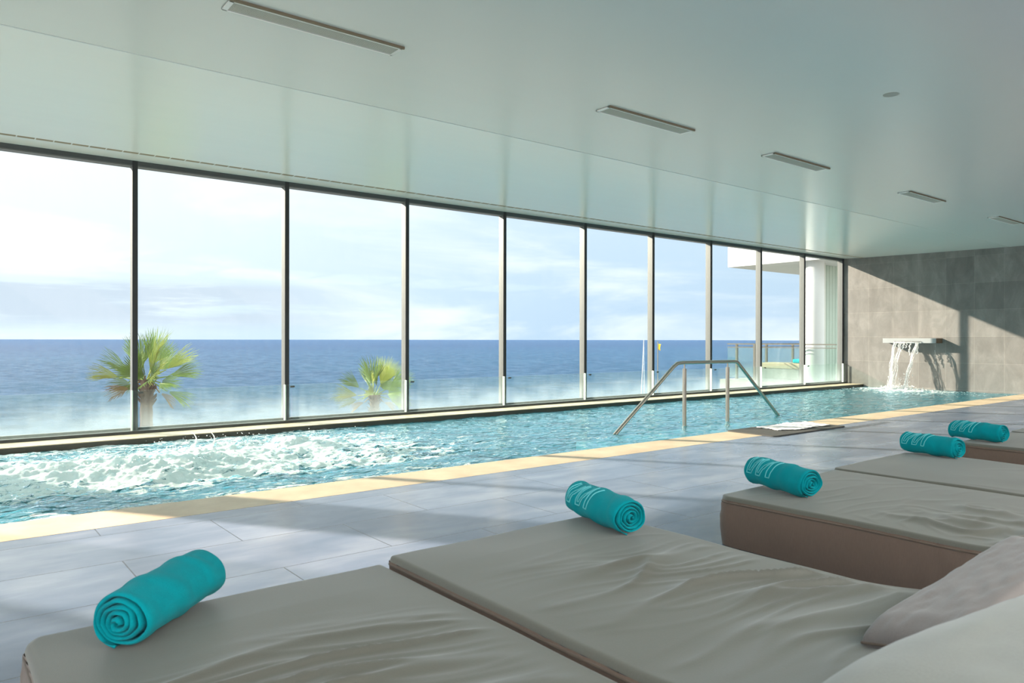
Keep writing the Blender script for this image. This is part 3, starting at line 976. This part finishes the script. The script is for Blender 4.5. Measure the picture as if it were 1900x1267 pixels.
# ------------------------------------------------------------------ outside: sea, shore, palms
b = MB()
sv = [(-9000, 46, 0), (9000, 46, 0), (26000, 24000, 0), (-26000, 24000, 0)]
so = mesh_obj('sea', [(-3000, 46, -9), (5000, 46, -9), (40000, 30000, -9), (-20000, 30000, -9)], [(0, 1, 2, 3)], M['sea'])
tag(so, 'blue open sea outside the windows', 'sea', kind='stuff')
b = MB()
n1, n2 = 60, 14; v = []; f = []
for i in range(n1):
    for k in range(n2):
        x = -60 + 160 * i / (n1 - 1); y = 10.2 + 40 * k / (n2 - 1)
        z = -7.5 - 1.9 * max(0, (k - 9) / 4) ** 1.2 + 0.5 * noise.noise(Vector((x * .15, y * .2, 0)))
        v.append((x, y, z))
for i in range(n1 - 1):
    for k in range(n2 - 1):
        f.append((i * n2 + k, (i + 1) * n2 + k, (i + 1) * n2 + k + 1, i * n2 + k + 1))
g = mesh_obj('shore_ground', v, f, M['shore'], None, True); struct(g, 'rocky shore below the building')

def fan_leaf(mat, seed, Rl=.95, pet=.75, spread=150, fold=.35, droop=.25):
    """one fan palm leaf, base of the petiole at the origin, pointing along +x, upper side +z"""
    rn = random.Random(seed); b = MB()
    pts = []; rs = []
    for i in range(7):
        t = i / 6; pts.append((pet * t, 0, .10 * t * pet * 0 - .05 * t * t)); rs.append(.018 * (1 - .5 * t) + .004)
    b.tube(pts, rs, 6)
    bx, bz = pet, -.05
    n = 30
    for i in range(n):
        a = math.radians(-spread / 2 + spread * i / (n - 1))
        da = math.radians(spread / (n - 1)) * .56
        ln = Rl * (.72 + .28 * math.cos(a * .9)) * rn.uniform(.88, 1.05)
        cup = fold * abs(math.sin(a)) * 1.1
        rows = 5; pv = []
        for r in range(rows + 1):
            t = r / rows; rad = .06 + ln * t
            wdt = rad * da if t < .5 else (.06 + ln * .5) * da * (1 - (t - .5) / .5) ** .75 + .0015
            dz = rad * cup - droop * (t ** 2.4) * ln * rn.uniform(.6, 1.3) * .8
            cxx = bx + rad * math.cos(a); cyy = rad * math.sin(a) * (1 - .25 * fold)
            nx_, ny_ = -math.sin(a), math.cos(a)
            zz = bz + dz
            pv.append(((cxx - nx_ * wdt, cyy - ny_ * wdt, zz - wdt * .5), (cxx, cyy, zz + wdt * .25), (cxx + nx_ * wdt, cyy + ny_ * wdt, zz - wdt * .5)))
        vv = [q for row in pv for q in row]; ff = []
        for r in range(rows):
            o_ = r * 3
            ff += [(o_, o_ + 1, o_ + 4, o_ + 3), (o_ + 1, o_ + 2, o_ + 5, o_ + 4)]
        b.add(vv, ff)
    me = mesh_obj('frond', b.v, b.f, mat, None, False)
    if me.data.materials and mat is not M['frond3']:
        pass
    return me

def palm(crown, trunk_h, leaves, label, seed, scale=1.):
    e = empty('palm_tree', (crown[0], crown[1], crown[2] - trunk_h))
    b = MB(); pts = []; rs = []
    for i in range(40):
        t = i / 39
        pts.append((.12 * math.sin(t * 2), 0, trunk_h * t)); rs.append((.30 - .14 * t + .012 * (i % 2)) * scale)
    b.tube(pts, rs, 14)
    b.build('trunk', M['trunk'], e)
    b = MB()
    rn = random.Random(seed)
    for k in range(60):     # old leaf bases
        a = rn.uniform(0, 6.28); z = trunk_h - rn.uniform(0, .8) * scale
        b.tube([(.12 * math.sin(2) + .12 * math.cos(a), .12 * math.sin(a), z), (.12 * math.sin(2) + .30 * scale * math.cos(a), .30 * scale * math.sin(a), z + .14)], [.03, .012], 5)
    b.build('leaf_base', M['trunk'], e)
    for k, (az, el, roll, size, mk, pet, spread) in enumerate(leaves):
        lf = fan_leaf(M[mk], seed * 50 + k, 1.10 * size * scale, .74 * pet * scale, spread, .45, .25)
        lf.parent = e
        lf.location = (.12 * math.sin(2) + .05 * math.cos(R(az)), .05 * math.sin(R(az)), trunk_h)
        mt = Matrix.Rotation(R(az), 4, 'Z') @ Matrix.Rotation(-R(el), 4, 'Y') @ Matrix.Rotation(R(roll), 4, 'X')
        lf.rotation_euler = mt.to_euler()
    tag(e, label, 'palm tree')
    return e
# azimuth 0 = +X (seen to the right), 180 = -X (to the left)
# view right vector at the palm is about azimuth -38
VR = -38.4
def lv(sc, el, depth=0, roll=0, size=1., mk='frond', pet=.8, spread=150):
    """leaf whose seen direction is sc degrees above the horizon to the right side (180 = left)"""
    # in-plane direction: right*cos + up*sin ; swing in depth by `depth` degrees
    c, s = math.cos(R(sc)), math.sin(R(sc))
    rv = Vector((math.cos(R(VR)), math.sin(R(VR)), 0)); fv = Vector((-rv.y, rv.x, 0)); up = Vector((0, 0, 1))
    d = rv * c + up * s
    d = d * math.cos(R(depth)) + fv * math.sin(R(depth)); d.normalize()
    return (math.degrees(math.atan2(d.y, d.x)), math.degrees(math.asin(d.z)), roll, size, mk, pet, spread)
L1 = [lv(152, 0, 10, 60, .95, 'frond', .75, 60), lv(168, 0, -20, 50, .8, 'frond2', .9, 60), lv(128, 0, 25, 60, .85, 'frond', .7, 70),
      lv(100, 0, 0, 80, .95, 'frond', .55, 90), lv(82, 0, 15, 85, 1.0, 'frond', .65, 90), lv(66, 0, -15, 70, 1.05, 'frond2', .75, 60),
      lv(52, 0, 30, 60, .8, 'frond', .6, 80), lv(34, 0, 0, 55, .95, 'frond2', .85, 55), lv(40, 0, -35, 80, .85, 'frond2', .4, 120),
      lv(14, 0, 10, 50, .85, 'frond', .85, 60), lv(-2, 0, -25, 40, .7, 'frond', .7, 90), lv(-28, 0, 5, 30, .75, 'frond', .9, 60),
      lv(192, 0, 15, 40, .75, 'frond', .6, 100), lv(205, 0, -10, 30, .65, 'frond3', .6, 90), lv(75, 0, -50, 80, .8, 'frond', .35, 140),
      lv(-50, 0, 20, 30, .55, 'frond3', .7, 70), lv(110, 0, -45, 60, .75, 'frond', .35, 130), lv(20, 0, -50, 60, .7, 'frond', .35, 130)]
L2 = [lv(150, 0, 5, 60, .8, 'frond', .8, 70), lv(100, 0, 5, 85, 1.05, 'frond', .55, 100), lv(84, 0, -10, 85, 1.0, 'frond', .5, 110),
      lv(66, 0, 10, 75, 1.05, 'frond2', .6, 70), lv(30, 0, 0, 60, .9, 'frond', .9, 80), lv(12, 0, -20, 50, .85, 'frond', .7, 110),
      lv(178, 0, -10, 50, .9, 'frond2', .8, 70), lv(195, 0, 10, 30, .8, 'frond', .9, 90), lv(-15, 0, 0, 40, .8, 'frond', .8, 90),
      lv(120, 0, 30, 70, .8, 'frond', .5, 120), lv(50, 0, 35, 70, .8, 'frond', .5, 120), lv(90, 0, -50, 80, .8, 'frond2', .3, 140),
      lv(-40, 0, 20, 30, .6, 'frond3', .6, 80), lv(215, 0, -20, 30, .6, 'frond3', .6, 90)]
PALMS = []
palm((3.97, 19.3, .12), 7.6, L1, 'fan palm on the left, partly behind the first window mullion', 11, .77)
palm((13.6, 26.0, -1.08), 6.5, L2, 'smaller fan palm seen through the third window', 23, 1.0)

# leaning mast and yellow flag out at sea
b = MB().tube([(-.36, .28, 0), (0, 0, 9.6)], [.035, .02], 8)
e = empty('mast', (36.6, 32.3, -8.5)); b.build('pole', M['outwhite'], e)
b = MB().tube([(.05, -.05, 0.3), (.0, 0, 9.4)], .010, 5); b.build('stay_wire', M['whitewall'], e)
tag(e, 'thin pale mast with a stay rising beyond the sixth window', 'mast')
v = []; f = []
for i in range(8):
    for k in range(6):
        v.append((i * .022, .03 * math.sin(i * 1.1 + k * .4), k * .045 + .02 * math.sin(i)))
for i in range(7):
    for k in range(5): f.append((i * 6 + k, (i + 1) * 6 + k, (i + 1) * 6 + k + 1, i * 6 + k + 1))
e = empty('flag', (21.75, 18.5, -6.95))
MB().tube([(0, 0, 0), (0, 0, 8.0)], .02, 6).build('flag_pole', M['frame'], e)
fl = mesh_obj('cloth', [(a_ + .02, b_, c_ + 7.66) for a_, b_, c_ in v], f, M['yellow'], e, True)
mod = fl.modifiers.new('t', 'SOLIDIFY'); mod.thickness = .004
tag(e, 'small yellow flag beyond the seventh window, close to its mullion', 'flag')

# ------------------------------------------------------------------ outside: neighbouring terrace
XS, YS = 18.4, 13.0
b = MB().box(XS, 34, 9.6, YS, 3.234, 4.6)
tag(b.build('roof_canopy', M['outwhite']), 'white flat roof canopy outside, above the terrace', 'canopy')
b = MB().box(XS - .1, 34, 9.55, YS + .2, -.45, -.05)
tag(b.build('terrace_slab', M['terrace']), 'terrace floor outside the far windows', 'terrace')
b = MB().tube([(0, 0, 0), (0, 0, 3.284)], .24, 40)
o = b.build('round_column', M['outwhite']); autosmooth(o, 30); o.location = (18.85, 10.55, -.05)
tag(o, 'round white column outside the last window', 'column')
n = 60; v = []; f = []
for k in range(n + 1):
    t = k / n; x = 19.6 + 1.6 * t; y = 10.85 + .03 * math.sin(t * 60)
    v += [(x, y, -.05), (x, y, 3.23), (x, y + .02, -.05), (x, y + .02, 3.23)]
for k in range(n):
    a = k * 4; f += [(a, a + 4, a + 5, a + 1), (a + 2, a + 3, a + 7, a + 6)]
o = mesh_obj('curtain', v, f, M['curtain'], None, True)
tag(o, 'pale green curtain outside, behind the white column', 'curtain')
b = MB().box(19.42, 19.56, 10.62, 10.78, -.05, 3.234)
tag(b.build('pier', M['plate']), 'narrow grey pier between the column and the curtain outside', 'pier')
# terrace railing
e = empty('terrace_railing', (XS, YS, -.05))
b = MB().box(0, 9, -.02, .02, 1.02, 1.05).box(0, 9, -.01, .01, .93, .95).box(-.02, .02, -3.3, 0, 1.02, 1.05).box(-.01, .01, -3.3, 0, .93, .95)
b.build('top_rail', M['railmetal'], e)
for x in (.45, 2.0, 3.5, 5.0, 6.5):
    MB().box(x - .03, x + .03, -.03, .03, 0, 1.03).build('post', M['railmetal'], e)
for y in (-.9, -2.4):
    MB().box(-.03, .03, y - .03, y + .03, 0, 1.03).build('post', M['railmetal'], e)
MB().box(0, 9, -.006, .006, .06, .93).box(-.006, .006, -3.3, 0, .06, .93).build('glass_infill', M['guardglass'], e)
tag(e, 'glass railing with metal posts round the terrace outside', 'railing')
e = empty('outdoor_lounger', (20.2, 12.0, -.05))
MB().box(-.4, .4, -.9, .9, .30, .47, .03).build('cushion', M['beige'], e)
MB().box(-.38, .38, -.86, .86, .0, .30, .01).build('base', M['terrace'], e)
tag(e, 'beige lounger on the terrace outside', 'lounger')
b = MB().box(-.3, .3, -.28, .28, 0, .12, .04)
o = b.build('folded_towel', M['towel']); o.location = (20.2, 11.55, .425)
tag(o, 'turquoise towel lying on the beige lounger outside', 'towel')

# ------------------------------------------------------------------ light
sd = bpy.data.lights.new('sun', 'SUN'); sd.energy = 11.5; sd.angle = math.radians(.9); sd.color = (1, .83, .68)
so = bpy.data.objects.new('sun', sd); COL.objects.link(so)
d = Vector((.5476, -.8368, -.407)).normalized()
so.rotation_euler = d.to_track_quat('-Z', 'Y').to_euler()
so.location = (-20, 40, 30)

w = bpy.data.worlds.new('sky'); S.world = w; w.use_nodes = True
nt = w.node_tree; nt.nodes.clear()
out = nt.nodes.new('ShaderNodeOutputWorld'); bg = nt.nodes.new('ShaderNodeBackground')
tc = nt.nodes.new('ShaderNodeTexCoord'); g = tc.outputs['Generated']
s = sepxyz(nt, g)
el = s[2]
# azimuth towards the sun's side: dot with the horizontal sun direction
dp = nt.nodes.new('ShaderNodeVectorMath'); dp.operation = 'DOT_PRODUCT'; L(nt, g, dp.inputs[0]); dp.inputs[1].default_value = (-.5476, .8368, 0)
sunside = maprange(nt, dp.outputs['Value'], .15, .95, 0, 1, True)
low = mixc(nt, sunside, (.50, .65, .84), (.72, .83, .94))
high = mixc(nt, sunside, (.66, .78, .90), (1.02, 1.04, 1.06))
col = mixc(nt, maprange(nt, el, 0.0, .26, 0, 1), low, high)
# high thin cloud
mp = nt.nodes.new('ShaderNodeMapping'); mp.inputs['Scale'].default_value = (1.2, 1.2, 5.5); L(nt, g, mp.inputs['Vector'])
cn = noise_n(nt, mp.outputs['Vector'], 2.4, 7, .55, .5)
col = mixc(nt, math_n(nt, 'MULTIPLY', maprange(nt, cn, .42, .68, 0, 1, True), .6), col, (1.05, 1.05, 1.05))
# low grey-blue bank on the left
mp2 = nt.nodes.new('ShaderNodeMapping'); mp2.inputs['Scale'].default_value = (1.0, 1.0, 11); L(nt, g, mp2.inputs['Vector'])
cb_ = noise_n(nt, mp2.outputs['Vector'], 3.2, 8, .6, .3)
band = math_n(nt, 'MULTIPLY', maprange(nt, el, .004, .03, 0, 1, True), maprange(nt, el, .075, .062, 0, 1, True))
sd2 = maprange(nt, s[0], .50, .30, 0, 1, True)
bank = math_n(nt, 'MULTIPLY', math_n(nt, 'MULTIPLY', band, sd2), maprange(nt, cb_, .36, .52, 0, 1, True))
col = mixc(nt, math_n(nt, 'MULTIPLY', bank, .95), col, (.60, .68, .80))
# unseen side behind the building, sky and ground brightened to fill the room
back = maprange(nt, s[1], .05, -.35, 0, 1, True)
bk = mixc(nt, maprange(nt, el, -.1, .1, 0, 1), (1.5, 1.35, 1.15), (2.4, 2.5, 2.6))
col = mixc(nt, back, col, bk)
zen = maprange(nt, el, .35, .7, 0, 1, True)  # unseen upper sky raised to fill the room through the roof openings
col = mixc(nt, zen, col, (4.0, 4.2, 4.2))
L(nt, col, bg.inputs['Color']); bg.inputs['Strength'].default_value = 1.03
L(nt, bg.outputs[0], out.inputs['Surface'])

# ------------------------------------------------------------------ camera
f_px = 1364.
cam = bpy.data.cameras.new('camera'); co = bpy.data.objects.new('camera', cam); COL.objects.link(co)
cam.sensor_width = 36; cam.sensor_fit = 'HORIZONTAL'; cam.lens = 36 * f_px / 1900
cam.clip_start = .05; cam.clip_end = 60000
psi = R(38.4); pit = -math.atan(3.3 / f_px); roll = math.atan(1.5 / 1100)
Fv = Vector((math.sin(psi) * math.cos(pit), math.cos(psi) * math.cos(pit), math.sin(pit)))
R0 = Vector((math.cos(psi), -math.sin(psi), 0)); U0 = R0.cross(Fv)
Rv = R0 * math.cos(roll) + U0 * math.sin(roll); Uv = Rv.cross(Fv)
mt = Matrix((( Rv.x, Uv.x, -Fv.x, 0), (Rv.y, Uv.y, -Fv.y, 0), (Rv.z, Uv.z, -Fv.z, 1.1), (0, 0, 0, 1)))
co.matrix_world = mt
cam.dof.use_dof = True; cam.dof.focus_distance = 7.5; cam.dof.aperture_fstop = 6.3
S.camera = co

S.view_settings.view_transform = 'Standard'; S.view_settings.look = 'None'
S.view_settings.gamma = 1; S.view_settings.use_curve_mapping = False
S.view_settings.exposure = 0.80
S.cycles.use_denoising = True
S.cycles.max_bounces = 8; S.cycles.diffuse_bounces = 4; S.cycles.transparent_max_bounces = 24
S.cycles.sample_clamp_indirect = 6
